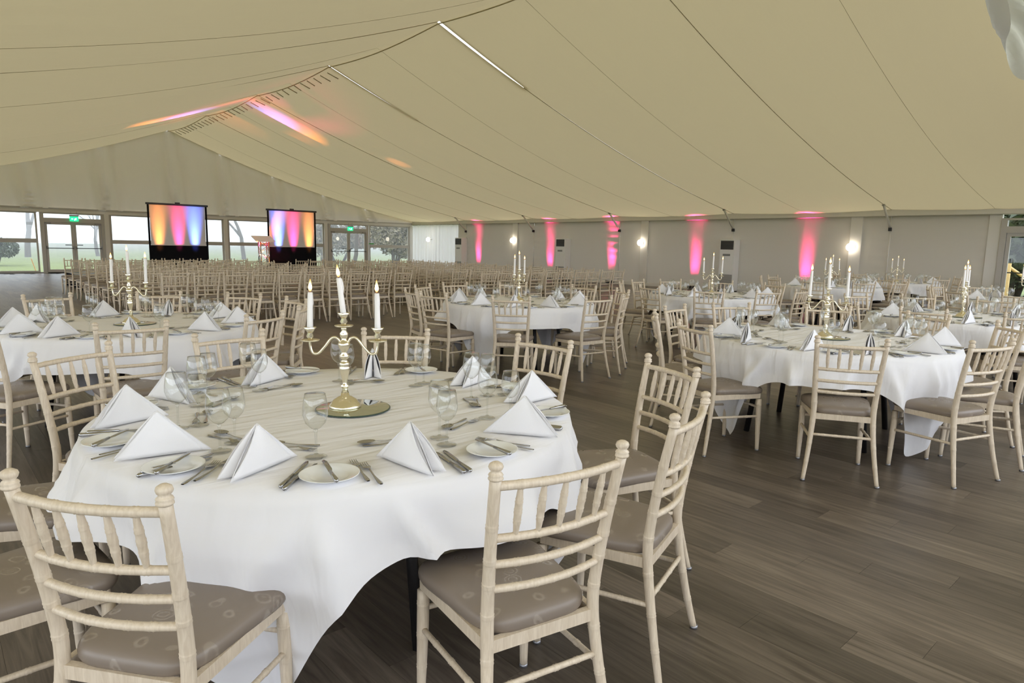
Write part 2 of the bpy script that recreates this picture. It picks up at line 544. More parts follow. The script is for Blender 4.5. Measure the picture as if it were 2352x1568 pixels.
# ---- right-hand canvas wall
wr = struct(obj('wall_right', None))
def cfn(y0, y1, k):
    def fn(u, v):
        y = y0+(y1-y0)*u; z = .12+2.42*v
        e = min(u, 1-u)*abs(y1-y0)
        d = .012*sin(z*23+k*2+sin(y*3))*math.exp(-e/.35) + .02*sin(PI*u)*sin(PI*v) + .012*sin((z-y*.6)*5+k)*math.exp(-e/.9)
        return (XR-d, y, z)
    return fn
bays = [4.75, 7.17, 12.17, 17.17, 22.17, 27.17]
for k in range(5):
    mid = (bays[k]+bays[k+1])/2
    MB().grid(cfn(bays[k], bays[k+1], k), 60, 30).build('canvas_panel', canvas, wr)
for y in (7.17, 12.17, 17.17, 22.17):
    MB().tube([(XR-.012, y, .12), (XR-.012, y, 2.5)], .018, 6).build('canvas_seam', white_paint, wr)
for y in (8.1, 15.92, 23.4):
    MB().box(XR-.06, XR-.005, y-.17, y+.17, .12, 2.52).build('post', white_paint, wr, False)
MB().box(XR-.03, XR+.1, 4.50, 4.78, 0, 2.52).build('post', white_paint, wr, False)
MB().box(XR-.10, XR+.10, YB, YG, 2.50, 2.72).build('eave_beam', white_paint, wr, False)
MB().box(XR-.12, XR-.10, YB, YG, 2.50, 2.52).build('eave_trim', alu, wr, False)
bb = struct(MB().box(XR-.035, XR, 4.6, 27.3, 0, .125).build('baseboard_right', white_paint, None, False))
for i, y in enumerate((27.17, 22.17, 17.17, 12.17, 7.17)):
    t = struct(obj('trim_%d' % (i+1), None))
    MB().tube([(20.58, y, 2.79), (21.27, y, 2.15)], .035, 8).build('knee_brace', white_paint, t)
    MB().box(21.20, 21.30, y-.035, y+.035, 2.08, 2.18).build('brace_bracket', black_metal, t, False)
    MB().box(20.53, 20.63, y-.03, y+.03, 2.76, 2.84).build('brace_plate', alu_dark, t, False)
# pleated drapes at the far end of the canvas wall
def pleat(y0, y1, seed):
    def fn(u, v):
        y = y0+(y1-y0)*u; z = .03+2.47*v
        s = .035*sin(u*abs(y1-y0)*17+seed+.5*sin(v*2+u*7))+.02*sin(u*abs(y1-y0)*41+seed*2)
        return (XR-.03-.05*(1-.5*v)-s*(1-.35*v), y, z)
    return fn
for y0, y1, lab in ((29.83, 32.05, 'white pleated drape hanging beside the corner by the exit door'), (27.72, 29.82, 'white pleated drape hanging between its twin and the air conditioner')):
    c = thing('pleated_drape', lab, 'drape', (0, 0, 0), 0, 'pleated drapes')
    c.location = (XR, (y0+y1)/2, 0)
    m_ = MB().grid(pleat(y0, y1, y0), 120, 10)
    m_.v = [(x-XR, y-(y0+y1)/2, z) for x, y, z in m_.v]
    m_.build('drape_cloth', drape_white, c)
    MB().tube([(-.06, -(y1-y0)/2, 2.5), (-.06, (y1-y0)/2, 2.5)], .015, 6).build('drape_rail', alu, c)
struct(MB().box(XR-.02, XR+.02, 27.17, 27.80, 0, 2.5).build('wall_right_end', white_paint, None, False))
# glazed door in the right-hand wall
double_door(3, 2.25, 4.50, 'y', XR)
wr2 = struct(obj('wall_right_near', None))
MB().box(XR-.06, XR+.06, YB, 2.25, 0, 2.5).build('canvas_panel', canvas, wr2, False)
# ---- unseen glazed walls, openings sized for daylight: left side and near gable (posts, rails, low panels)
wl = struct(obj('wall_left', None))
for i in range(8):
    MB().box(XL-.08, XL+.08, YB+5*i-.12, YB+5*i+.12, 0, 2.6).build('post', white_paint, wl, False)
MB().box(XL-.08, XL+.08, YB, YG, 2.45, 2.75).build('eave_beam', white_paint, wl, False)
MB().box(XL-.05, XL+.05, 27, YG, 0, 2.45).build('canvas_panel', canvas, wl, False)
MB().box(XL-.05, XL+.05, YB, 27, 0, .25).build('unseen_low_panel', white_paint, wl, False)
wn = struct(obj('wall_near', None))
for i in range(6):
    MB().box(XL+5.04*i-.12, XL+5.04*i+.12, YB-.08, YB+.08, 0, 2.5).build('post', white_paint, wn, False)
MB().box(XL, XR, YB-.09, YB+.09, 2.40, 2.62).build('header_beam', white_paint, wn, False)
MB().box(XL, XR, YB-.05, YB+.05, 0, 1.15).build('unseen_low_panel', white_paint, wn, False)  # unseen; raised to cut low daylight on the tablecloth fronts
for k in range(1, 8):                # bars of the unseen gable, left open to add daylight from above
    x = XL+3.15*k
    MB().box(x-.05, x+.05, YB-.05, YB+.05, 2.62, gz(x)).build('open_gable_bar', white_paint, wn, False)

# ================================================================ OUTSIDE
struct(MB().box(-160, 160, -120, 220, -.45, -.20).build('ground', lawn_m, None, False))
def bare_tree(loc, h, label, seed, thick=1.):
    rnd = random.Random(seed)
    mb = MB(); tw = MB()
    def br(p, d, ln, r, lev):
        pts = [p]; dd = d.copy(); q = p.copy()
        for k in range(4):
            dd = (dd + Vector((rnd.uniform(-.18, .18), rnd.uniform(-.18, .18), rnd.uniform(-.05, .14)))).normalized()
            q = q + dd*(ln/4); pts.append(q.copy())
        tgt = mb if lev < 2 else tw
        tgt.tube(pts, [r*(1-.13*k) for k in range(5)], 6 if lev < 2 else 3, False)
        if lev >= 4: return
        for k in range(3 if lev < 3 else 2):
            i = rnd.choice((2, 3, 4)) if lev else rnd.choice((2, 3, 4, 4))
            a = rnd.uniform(0, 2*PI); sp = rnd.uniform(.5, 1.0)
            nd = (dd + Vector((cos(a), sin(a), rnd.uniform(-.1, .5)))*sp).normalized()
            br(pts[i], nd, ln*rnd.uniform(.6, .8), r*.55, lev+1)
        br(pts[4], dd, ln*.7, r*.55, lev+1)
    br(Vector((0, 0, -.25)), Vector((0, 0, 1)), h*.36, .019*h*thick, 0)
    t = thing('bare_tree', label, 'tree', loc, 0, 'bare winter trees on the lawn')
    mb.build('trunk', bark_m, t); tw.build('twigs', bark_m, t)
    return t
bare_tree((22.0, 60, 0), 11, 'bare leafless tree out on the misty lawn between the two screens', 3)
bare_tree((27.5, 56, 0), 10, 'bare leafless tree beyond the lectern window', 11)
bare_tree((7.0, 66, 0), 12, 'bare leafless tree beyond the rounded evergreen shrub', 5)
bare_tree((12.6, 70, 0), 9, 'small bare tree far off through the glazed exit doors by the stage', 8)
bare_tree((24.6, 45, 0), 10, 'bare tree standing close behind the exit doors by the drapes', 15)
def leafy(name, label, loc, rx, ry, h, n, leaf, mat, seed, cat='shrub', lobes=7):
    rnd = random.Random(seed); mb = MB()
    cs = [(rnd.uniform(-.55, .55)*rx, rnd.uniform(-.5, .5)*ry, rnd.uniform(.3, .8)*h, rnd.uniform(.35, .55)) for _ in range(lobes)]
    for _ in range(n):
        c = rnd.choice(cs)
        a = rnd.uniform(0, 2*PI); zz = rnd.uniform(-1, 1); r = c[3]*rnd.uniform(.75, 1.0)
        x = c[0]+cos(a)*math.sqrt(1-zz*zz)*r*rx; y = c[1]+sin(a)*math.sqrt(1-zz*zz)*r*ry; z = max(-.2, c[2]+zz*r*h*.6)
        d = Vector((rnd.uniform(-1, 1), rnd.uniform(-1, 1), rnd.uniform(-1, 1))).normalized()*leaf
        e = Vector((rnd.uniform(-1, 1), rnd.uniform(-1, 1), rnd.uniform(-1, 1))).normalized()*leaf*.5
        k = len(mb.v); p = Vector((x, y, z))
        mb.v += [tuple(p-d), tuple(p+e), tuple(p+d), tuple(p-e)]; mb.f.append((k, k+1, k+2, k+3))
    t = thing(name, label, cat, loc)
    st = MB()
    for c in cs[:5]: st.tube([(c[0]*.2, c[1]*.2, -.25), (c[0]*.7, c[1]*.7, c[2]*.6), (c[0], c[1], c[2])], [.09, .06, .03], 5)
    st.build('stems', bark_m, t)
    mb.build('foliage', mat, t, False)
    return t
leafy('evergreen_shrub', 'rounded evergreen shrub on the lawn near the orange stake', (3.4, 47, -.15), 1.5, 1.4, 1.75, 5000, .11, leaf_m, 1)
leafy('twig_hedge', 'tangled brown hedge close outside the window by the drapes', (24.6, 39.5, -.1), 2.4, 1.3, 4.6, 16000, .13, twig_m, 2, 'hedge', 16)
leafy('twig_hedge', 'low tangled hedge behind the exit doors near the drapes', (27.0, 52, -.1), 5.2, 1.6, 3.2, 9000, .16, twig_m, 4, 'hedge', 14)
leafy('evergreen_tree', 'dark evergreen tree outside the glazed side door', (29.5, 4.4, .3), 3.6, 3.4, 6.4, 24000, .22, leaf_m, 6, 'tree', 24)
leafy('evergreen_hedge', 'dense dark evergreen hedge behind the timber rail outside the side door', (33.5, 6.4, -.1), 2.2, 4.5, 4.2, 16000, .22, leaf_m, 9, 'hedge', 18)
t = thing('timber_rail', 'pale yellow timber ramp rail outside the glazed side door', 'railing', (23.6, 4.45, -.2))
MB().box(-.05, .05, .20, .38, 0, 1.42).build('post', timber, t, False)
MB().tube([(0, .30, 1.36), (.9, -.25, .80)], .045, 6).build('handrail', timber, t)
MB().box(.85, .95, -.32, -.22, 0, .80).build('post', timber, t, False)
ro_ = MB().box(-.012, .012, -.012, .012, 0, .6)
st_ = tag(ro_.build('orange_stake', pm('orange_stake', (.75, .25, .08), .7), None, False, (4.45, 39.5, -.2)), 'thin orange marker stake leaning on the lawn outside the window', 'stake')
st_.rotation_euler = (.1, -.25, 0)
# mist over the park
mm = bpy.data.materials.new('mist'); mm.use_nodes = True
nt = mm.node_tree; nt.nodes.clear()
o_ = nt.nodes.new('ShaderNodeOutputMaterial'); vs = nt.nodes.new('ShaderNodeVolumeScatter')
vs.inputs['Color'].default_value = (.95, .98, 1, 1); vs.inputs['Density'].default_value = .012
va = nt.nodes.new('ShaderNodeVolumeAbsorption'); va.inputs['Color'].default_value = (0, 0, 0, 1); va.inputs['Density'].default_value = .0032
ad_ = nt.nodes.new('ShaderNodeAddShader'); nt.links.new(vs.outputs[0], ad_.inputs[0]); nt.links.new(va.outputs[0], ad_.inputs[1])
nt.links.new(ad_.outputs[0], o_.inputs['Volume'])
mist = MB().box(-60, 90, YG+1.2, 150, -.19, 16).build('mist', mm, None, False)
mist['kind'] = 'stuff'; tag(mist, 'pale mist lying over the park beyond the glazed gable', 'mist')

# ================================================================ FITTINGS
# wall lamps
for y, z in ((8.2, 1.60), (16.05, 1.66), (23.5, 1.70), (30.1, 1.70)):
    lab = {8.2: 'round glowing wall lamp on the post nearest the glazed side door', 16.05: 'round glowing wall lamp between the two pink beams by the middle of the wall',
           23.5: 'round glowing wall lamp on the post between two air conditioners', 30.1: 'round glowing wall lamp shining in front of the white drapes'}[y]
    xo = XR-.06 if y < 25 else XR-.27
    t = thing('wall_lamp', lab, 'lamp', (xo, y, z), 0, 'globe wall lamps')
    MB().lathe([(.001, 0), (.115, 0), (.115, .03), (.10, .04), (.001, .04)], 20).build('backplate', white_paint, t).rotation_euler = (0, -PI/2, 0)
    MB().lathe([(.12, 0), (.122, .03), (.115, .07), (.09, .105), (.05, .125), (.001, .13)], 20).build('globe', globe, t)
    t.children[-1].rotation_euler = (0, -PI/2, 0); t.children[-1].location = (-.04, 0, 0)
    if y > 25:
        MB().tube([(0, 0, 0), (.25, 0, 0)], .015, 6).build('bracket', white_paint, t)
# air conditioners
def ac(y0, lab):
    t = thing('air_conditioner', lab, 'air conditioner', (XR-.22, y0, 0), 0, 'floor-standing air conditioners')
    w_ = .28
    b = MB().box(-.17, .19, -w_, w_, .04, 1.80).build('cabinet', ac_white, t, False)
    bv = b.modifiers.new('b', 'BEVEL'); bv.width = .012; bv.segments = 2
    MB().box(-.16, .18, -w_+.01, w_-.01, 0, .04).build('plinth', black_metal, t, False)
    MB().box(-.182, -.172, -w_+.03, w_-.03, .62, 1.42).build('front_panel', ac_white, t, False)
    MB().box(-.178, -.170, -w_+.04, w_-.04, 1.46, 1.76).build('outlet', grille, t, False)
    for k in range(6):
        MB().box(-.19, -.176, -w_+.04, w_-.04, 1.48+k*.048, 1.487+k*.048).build('outlet_vane', label_grey, t, False)
    MB().box(-.186, -.182, -.14, .14, 1.24, 1.31).build('badge', label_grey, t, False)
    for k in range(13):
        MB().box(-.186, -.168, -w_+.03, w_-.03, .10+k*.038, .122+k*.038).build('intake_slat', slat_m, t, False)
    MB().box(-.172, -.168, -w_+.03, w_-.03, .09, .60).build('intake', label_grey, t, False)
ac(12.16, 'tall white air conditioner between the two strongest pink beams')
ac(20.11, 'tall white air conditioner right beside the brightest pink beam')
ac(27.35, 'tall white air conditioner at the end of the white drapes')
# pink wall washers
def spot(name, parent, loc, target, colr, power, ang, blend=.6, r=.03):
    l = bpy.data.lights.new(name, 'SPOT'); l.color = colr; l.energy = power
    l.spot_size = rad(ang); l.spot_blend = blend; l.shadow_soft_size = r
    o = obj(name, l, parent, loc)
    d = Vector(target)-Vector(loc)
    o.rotation_euler = d.to_track_quat('-Z', 'Y').to_euler()
    return o
can_prof = [(.001, 0), (.055, 0), (.06, .01), (.06, .14), (.052, .15), (.048, .13), (.001, .13)]
can_me = MB().lathe(can_prof, 14).mesh('housing', black_metal)
lens_me = MB().lathe([(.001, .138), (.045, .138)], 14).mesh('lens', acrylic)
foot_me = MB().box(-.07, .07, -.05, .05, 0, .015).mesh('foot', steel, False)
def batten(parent, loc, target, colr, power, wide, spread, along):
    l = bpy.data.lights.new('beam', 'AREA'); l.shape = 'RECTANGLE'; l.color = colr; l.energy = power
    l.size = wide; l.size_y = .05; l.spread = rad(spread)
    o = obj('beam', l, parent, loc)
    zax = -(Vector(target)-Vector(loc)).normalized()
    xax = Vector(along); xax = (xax-zax*xax.dot(zax)).normalized(); yax = zax.cross(xax)
    o.rotation_euler = Matrix((xax, yax, zax)).transposed().to_euler()
    return o
def uplight(loc, tilt, lab, colr, power, wide, spread, aim, group, along=(0, 1, 0)):
    t = thing('uplight', lab, 'uplight', loc, 0, group)
    ax = abs(along[0]) > .5
    hx, hy = (wide/2+.03, .05) if ax else (.05, wide/2+.03)
    MB().box(-hx, hx, -hy, hy, .03, .13).build('housing', black_metal, t, False)
    MB().box(-hx+.01, hx-.01, -hy+.01, hy-.01, .13, .136).build('lens', acrylic, t, False)
    for e in (-1, 1):
        MB().box((e*hx*.7 if ax else 0)-.02, (e*hx*.7 if ax else 0)+.02, (0 if ax else e*hy*.7)-.02, (0 if ax else e*hy*.7)+.02, 0, .03).build('foot', steel, t, False)
    batten(t, (0, 0, .15), aim, colr, power, wide, spread, along)
for y, lab in ((26.16, 'between the air conditioner at the drapes and the next'), (21.08, 'close beside the second air conditioner'), (17.54, 'by the end of the back theatre row'),
               (13.62, 'beside the air conditioner behind the set tables'), (9.54, 'near the wall lamp by the side door')):
    uplight((XR-.10, y, 0), (0, .1, 0), 'small black floor uplight throwing pink, '+lab, (1., .03, .24), 15, .32, 18, (.085, 0, 2.6), 'pink wall uplights')

# stage
t = thing('stage', 'low black-skirted stage platform under the two projection screens', 'stage', (8.0, 22.6, 0))
MB().box(-4.53, 4.6, -1.5, 1.5, .37, .40).build('deck', stage_top, t, False)
def skirt(a, b):
    def fn(u, v):
        x = a[0]+(b[0]-a[0])*u; y = a[1]+(b[1]-a[1])*u
        n = Vector((b[1]-a[1], a[0]-b[0], 0)).normalized()
        L_ = math.hypot(b[0]-a[0], b[1]-a[1])
        o = .02*sin(u*L_*22)*(1-v*.7)+.03*(1-v)
        return (x+n.x*o, y+n.y*o, .0+.375*v)
    return fn
MB().grid(skirt((-4.53, -1.5), (4.6, -1.5)), 200, 3).build('skirt', black, t)
MB().grid(skirt((-4.53, 1.5), (-4.53, -1.5)), 90, 3).build('skirt', black, t)
MB().grid(skirt((4.6, -1.5), (4.6, 1.5)), 90, 3).build('skirt', black, t)
# screens
def pscreen(x0, x1, y, lab, cols, grp):
    w_ = x1-x0; xc = (x0+x1)/2
    t = thing('projection_screen', lab, 'screen', (xc, y, .40), 0, 'portable projection screens')
    MB().box(-w_/2+.04, w_/2-.04, -.006, .006, .84, 2.10).build('screen_surface', screen_white, t, False)
    MB().box(-w_/2, w_/2, -.012, .004, .05, .84).build('skirt', black, t, False)
    for s in (-1, 1): MB().box(s*w_/2-.025, s*w_/2+.025, -.02, .012, 0, 2.14).build('side_border', black, t, False)
    MB().box(-w_/2-.06, w_/2+.06, -.035, .02, 2.10, 2.16).build('top_bar', black_metal, t, False)
    MB().box(-.07, .07, -.03, .02, 2.16, 2.20).build('bracket', black_metal, t, False)
    MB().box(-w_/2-.02, w_/2+.02, -.06, .06, 0, .05).build('base_case', black_metal, t, False)
    for s in (-.5, .5): MB().box(s*w_-.03, s*w_+.03, -.25, .25, 0, .03).build('foot', black_metal, t, False)
    for k, (fx, c, nm, pw) in enumerate(cols):
        uplight((xc+fx*w_, y-.15, .40), (-.08, 0, 0), 'small black %s uplight at the foot of the %s' % (nm, grp), c, pw, .12, 22, (0, .125, 2.5), 'screen uplights', (1, 0, 0))
ORG, PNK, BLU = (1., .30, .05), (1., .03, .25), (.10, .20, 1.)
pscreen(5.60, 7.32, 23.2, 'projection screen away from the lectern, washed orange, pink and blue', ((-.34, ORG, 'orange', 7), (0., PNK, 'pink', 9), (.28, BLU, 'blue', 14)), 'screen by the stage end')
pscreen(9.38, 11.12, 23.2, 'projection screen beside the lectern, washed blue, pink and orange', ((-.30, BLU, 'blue', 17), (.02, PNK, 'pink', 11), (.36, ORG, 'orange', 7)), 'screen next to the lectern')
# lectern
t = thing('lectern', 'truss lectern with sloping frosted top glowing orange and pink', 'lectern', (9.02, 22.75, .40))
for sx in (-.14, .14):
    for sy in (-.10, .10):
        MB().tube([(sx, sy, .02), (sx, sy, 1.06)], .02, 8).build('truss_tube', steel, t)
for k in range(5):
    z0 = .05+k*.2; s = 1 if k % 2 else -1
    for sy in (-.10, .10): MB().tube([(-.14*s, sy, z0), (.14*s, sy, z0+.2)], .009, 5).build('truss_lattice', steel, t)
    for sx in (-.14, .14): MB().tube([(sx, -.10*s, z0), (sx, .10*s, z0+.2)], .009, 5).build('truss_lattice', steel, t)
MB().box(-.25, .25, -.2, .2, 0, .02).build('base_plate', black_metal, t, False)
top = MB().box(-.33, .33, -.24, .24, 0, .025).build('reading_top', acrylic, t, False); top.location = (0, .02, 1.10); top.rotation_euler = (.38, 0, 0)
MB().box(-.30, .30, -.30, -.28, 1.01, 1.06).build('paper_stop', acrylic, t, False)
uplight((9.02, 22.45, .40), (-.2, 0, 0), 'small orange uplight at the foot of the lectern', (1., .22, .04), 40, .2, 60, (0, .28, 1.0), 'lectern uplights', (1, 0, 0))
uplight((9.10, 23.1, .40), (.2, 0, 0), 'small pink uplight behind the lectern', PNK, 36, .2, 60, (-.03, -.3, 1.0), 'lectern uplights', (1, 0, 0))
# ceiling colour from moving heads on the stage
for k, (lx, aim, c, pw, an) in enumerate((((8.0, 21.5), (1.1, .1, 5.4), (1., .06, .30), 420, 13), ((12.2, 21.5), (1.3, -.15, 3.9), (1., .32, .08), 420, 17))):
    t = thing('stage_spotlight', ('pink', 'orange')[k]+' stage spotlight on the front edge of the stage, aimed at the roof', 'spotlight', (lx[0], lx[1], .40), 0, 'stage spotlights')
    obj('foot', foot_me, t); h = obj('housing', can_me, t, (0, 0, .02)); obj('lens', lens_me, h)
    spot('beam', t, (0, 0, .19), aim, c, pw, an, 1.)
# exit signs
def exit_sign(x, lab):
    t = thing('exit_sign', lab, 'sign', (x, YG-.12, 2.17), 0, 'hanging exit signs')
    MB().box(-.16, .16, -.035, .035, .10, .16).build('lamp_housing', alu_dark, t, False)
    MB().box(-.15, .15, -.008, .008, -.09, .10).build('sign_panel', green_sign, t, False)
    fig = MB()
    def P(pts): fig.poly([(x_, y_) for x_, y_ in pts], .004)
    P([(.055, .035), (.075, .045), (.085, .03), (.068, .018)])
    P([(.03, .02), (.06, .022), (.05, -.02), (.025, -.02)])
    P([(.05, -.02), (.085, -.03), (.08, -.042), (.03, -.03)]); P([(.025, -.02), (.0, -.06), (.012, -.068), (.045, -.025)])
    P([(.03, .02), (-.005, .0), (.002, -.012), (.035, .005)]); P([(.06, .02), (.09, .005), (.085, -.006), (.052, .01)])
    P([(-.10, .0), (-.07, .03), (-.07, .012), (-.03, .012), (-.03, -.012), (-.07, -.012), (-.07, -.03)])
    m_ = fig.build('pictogram', white_sign, t, False); m_.rotation_euler = (PI/2, 0, 0); m_.location = (0, -.009, 0)
    for s in (-.1, .1): MB().tube([(s, 0, .16), (s, 0, .30)], .006, 5).build('hanger', alu_dark, t)
exit_sign(5.02, 'green running-man exit sign over the doors by the stage end')
exit_sign(17.35, 'green running-man exit sign over the doors near the drapes')
# gathered drape hanging across the roof by the side door
t = thing('gathered_drape', 'gathered white drape swagged high across the roof', 'drape', (9.5, 2.17, 4.0))
def gd(u, v):
    x = -3.5+11*u
    zb = -.02-.146*(x+.4)-.02*x*x*.15
    z = zb+1.5*v
    return (x, .10*sin(v*26+1.5*sin(x*1.3))+.05*sin(v*61+x*2), z+.05*sin(x*4.3)*(1-v))
MB().grid(gd, 60, 70).build('drape_cloth', drape_white, t)

# ================================================================ CHAIRS
def rings(L_, centers, base, nbase=9, amp=.0013):
    s = set(L_*i/nbase for i in range(nbase+1))
    for c in centers:
        for d in (-.010, -.0075, -.0045, 0, .0045, .0075, .010): s.add(c+d)
    s = sorted(x for x in s if 0 <= x <= L_)
    out = []
    for x in s:
        r = base(x/L_)
        for c in centers:
            for d in (-.0045, .0045):
                r += amp*math.exp(-((x-c-d)/.0026)**2)
        out.append((x, r))
    return out
def path_at(pts, s):
    for i in range(len(pts)-1):
        l = (pts[i+1]-pts[i]).length
        if s <= l or i == len(pts)-2: return pts[i]+(pts[i+1]-pts[i])*(s/l)
        s -= l
def smooth_path(ctrl, n=24):
    P = [Vector(c) for c in ctrl]; out = []
    m = len(P)-1
    for k in range(n+1):
        t = k/n*m; i = min(int(t), m-1); f = t-i
        p0 = P[max(i-1, 0)]; p1 = P[i]; p2 = P[i+1]; p3 = P[min(i+2, m)]
        out.append(.5*((2*p1)+(-p0+p2)*f+(2*p0-5*p1+4*p2-p3)*f*f+(-p0+3*p1-3*p2+p3)*f**3))
    return out
def bamboo(mb, ctrl, base, ringf, seg, hi, n=16, amp=.0013):
    pts = smooth_path(ctrl, n)
    L_ = sum((pts[i+1]-pts[i]).length for i in range(n))
    if hi: prof = rings(L_, [f*L_ for f in ringf], base, n, amp)
    else: prof = [(L_*i/6, base(i/6)) for i in range(7)]
    mb.tube([path_at(pts, s) for s, r in prof], [r for s, r in prof], seg)
POST = [(.212, -.268, 0), (.192, -.235, .15), (.177, -.208, .30), (.170, -.192, .43), (.173, -.198, .54), (.182, -.226, .71), (.192, -.262, .882)]
POSTP = smooth_path(POST, 60)
def post_at(z, s):
    b = min(POSTP, key=lambda p: abs(p.z-z)); return Vector((b.x*s, b.y, z))
def chair_meshes(hi):
    sg = 12 if hi else 6
    R = {}
    for s, k in ((1, 'r'), (-1, 'l')):
        mb = MB(); bamboo(mb, [(x*s, y, z) for x, y, z in POST], lambda t: .0120+.0055*min(1, t*2.2)-.0028*max(0, t-.55)/.45,
                          (.14, .27, .42, .56, .66, .74, .85), sg, hi, 30)
        R['post_'+k] = mb.mesh('back_post', wood)
        mb = MB(); mb.lathe([(.0150, 0), (.0188, .003), (.0188, .007), (.0165, .010), (.0188, .014), (.0165, .018), (.0115, .022), (.0165, .028), (.0185, .034), (.016, .041), (.008, .046), (.001, .047)] if hi else
                            [(.015, 0), (.018, .012), (.012, .022), (.018, .034), (.001, .047)], sg, (.1925*s, -.2635, .880))
        R['finial_'+k] = mb.mesh('finial', wood)
        mb = MB(); bamboo(mb, [(.190*s, .198, 0), (.186*s, .194, .22), (.184*s, .190, .425)], lambda t: .0128+.0062*min(1, t*1.6), (.30, .55, .80), sg, hi, 10)
        R['fleg_'+k] = mb.mesh('leg', wood)
        mb = MB().lathe([(.0145, -.0005), (.0145, .012), (.001, .012)], sg, (.190*s, .198, .0)); R['fcap_'+k] = mb.mesh('foot_cap', cap_metal)
        mb = MB().lathe([(.0145, -.0005), (.0145, .012), (.001, .012)], sg, (.212*s, -.268, .0)); R['bcap_'+k] = mb.mesh('foot_cap', cap_metal)
        mb = MB(); a = post_at(.265, s); bamboo(mb, [(.187*s, .194, .255), ((a.x+.187*s)/2, (a.y+.194)/2, .26), tuple(a)], lambda t: .0088, (.25, .5, .75), sg, hi, 8, .0016)
        R['side_'+k] = mb.mesh('stretcher', wood)
    def rail(z, r, name, ringf):
        a, b = post_at(z, -1), post_at(z, 1)
        mb = MB(); bamboo(mb, [tuple(a), (a.x*.5, a.y-.021, z), (0, a.y-.028, z), (b.x*.5, b.y-.021, z), tuple(b)], lambda t: r, ringf, sg, hi, 20, .0012)
        return mb.mesh(name, wood)
    R['rails'] = [rail(.862, .0118, 'back_rail', (.17, .335, .5, .665, .83)), rail(.715, .0108, 'back_rail', (.17, .335, .5, .665, .83)),
                  rail(.640, .0105, 'back_rail', (.2, .36, .5, .64, .8)), rail(.568, .0105, 'back_rail', (.2, .36, .5, .64, .8))]
    R['spindles'] = []
    for k in range(5):
        f = (k+1)/6
        def pt(z):
            a = post_at(z, 1); x = (2*f-1)*a.x
            return (x, a.y-.028*(1-(2*f-1)**2), z)
        mb = MB(); bamboo(mb, [pt(.715), pt(.79), pt(.862)], lambda t: .0052+.0048*sin(PI*min(1, max(0, t)))**.8, (.3, .5, .7), sg, hi, 12, .0011)
        R['spindles'].append(mb.mesh('spindle', wood))
    a = post_at(.29, 1)
    mb = MB(); bamboo(mb, [(-a.x, a.y, .29), (0, a.y, .29), (a.x, a.y, .29)], lambda t: .0088, (.2, .4, .6, .8), sg, hi, 8, .0016); R['bstr'] = mb.mesh('stretcher', wood)
    mb = MB(); bamboo(mb, [(-.186, .193, .32), (0, .193, .32), (.186, .193, .32)], lambda t: .0088, (.2, .4, .6, .8), sg, hi, 8, .0016); R['fstr'] = mb.mesh('stretcher', wood)
    # seat
    nA = 40 if hi else 20
    def outline(k):
        a = 2*PI*k/nA; c, s = cos(a), sin(a)
        x = math.copysign(abs(c)**.42, c); y = math.copysign(abs(s)**.42, s)
        hw = .188+.032*max(0, y) if y >= 0 else .166+.022*(1+y)
        return x*hw, y*.213+.014
    mb = MB()
    lay = [(.95, .420), (1., .423), (1.022, .432), (1.028, .443), (1.018, .454), (.985, .463), (.92, .470), (.75, .476), (.5, .481), (.2, .483)]
    for sc_, z in lay:
        for k in range(nA):
            x, y = outline(k); mb.v.append((x*sc_, y*sc_+.005, z))
    for i in range(len(lay)-1):
        for k in range(nA):
            k1 = (k+1) % nA; mb.f.append((i*nA+k, i*nA+k1, (i+1)*nA+k1, (i+1)*nA+k))
    mb.f.append(tuple(reversed(range(nA)))); mb.f.append(tuple((len(lay)-1)*nA+k for k in range(nA)))
    R['seat'] = mb.mesh('seat', seat_cloth)
    mb = MB()
    mb.box(-.168, .168, -.203, -.183, .388, .424); mb.box(-.180, .180, .180, .200, .388, .424)
    for s in (-1, 1):
        n = len(mb.v)
        for z in (.388, .424): mb.v += [(s*.160, -.19, z), (s*.178, -.19, z), (s*.196, .192, z), (s*.178, .192, z)]
        mb.f += [tuple(n+i for i in q) for q in ((0,1,2,3),(4,7,6,5),(0,4,5,1),(1,5,6,2),(2,6,7,3),(3,7,4,0))]
    R['apron'] = mb.mesh('seat_frame', wood, False)
    return R
def join(meshes, name, mat):
    mb = MB()
    for me in meshes:
        n = len(mb.v); mb.v += [tuple(v.co) for v in me.vertices]; mb.f += [tuple(n+i for i in p.vertices) for p in me.polygons]
    return mb.mesh(name, mat)
def chair_template(R):
    T = [('seat', R['seat'], []), ('seat_frame', R['apron'], [])]
    for k in 'lr':
        T += [('back_post', R['post_'+k], [('finial', R['finial_'+k]), ('foot_cap', R['bcap_'+k])]), ('leg', R['fleg_'+k], [('foot_cap', R['fcap_'+k])]), ('stretcher', R['side_'+k], [])]
    T += [('back_rail', m_, []) for m_ in R['rails']] + [('spindle', m_, []) for m_ in R['spindles']]
    T += [('stretcher', R['bstr'], []), ('stretcher', R['fstr'], [])]
    return T
HI = chair_meshes(True); LO = chair_meshes(False)
CH_HI, CH_LO = chair_template(HI), chair_template(LO)
CH_FAR = [('seat', LO['seat'], []),
          ('backrest', join(LO['rails']+LO['spindles']+[LO['post_l'], LO['post_r'], LO['finial_l'], LO['finial_r']], 'backrest', wood), []),
          ('leg_frame', join([LO['fleg_l'], LO['fleg_r'], LO['side_l'], LO['side_r'], LO['bstr'], LO['fstr'], LO['apron']], 'leg_frame', wood), [])]
def put_chair(tm, x, y, face, label, group):
    place(tm, 'chiavari_chair', label, 'chair', group, (x, y, 0), face-PI/2)

ORD = ('first', 'second', 'third', 'fourth', 'fifth', 'sixth', 'seventh', 'eighth', 'ninth', 'tenth')
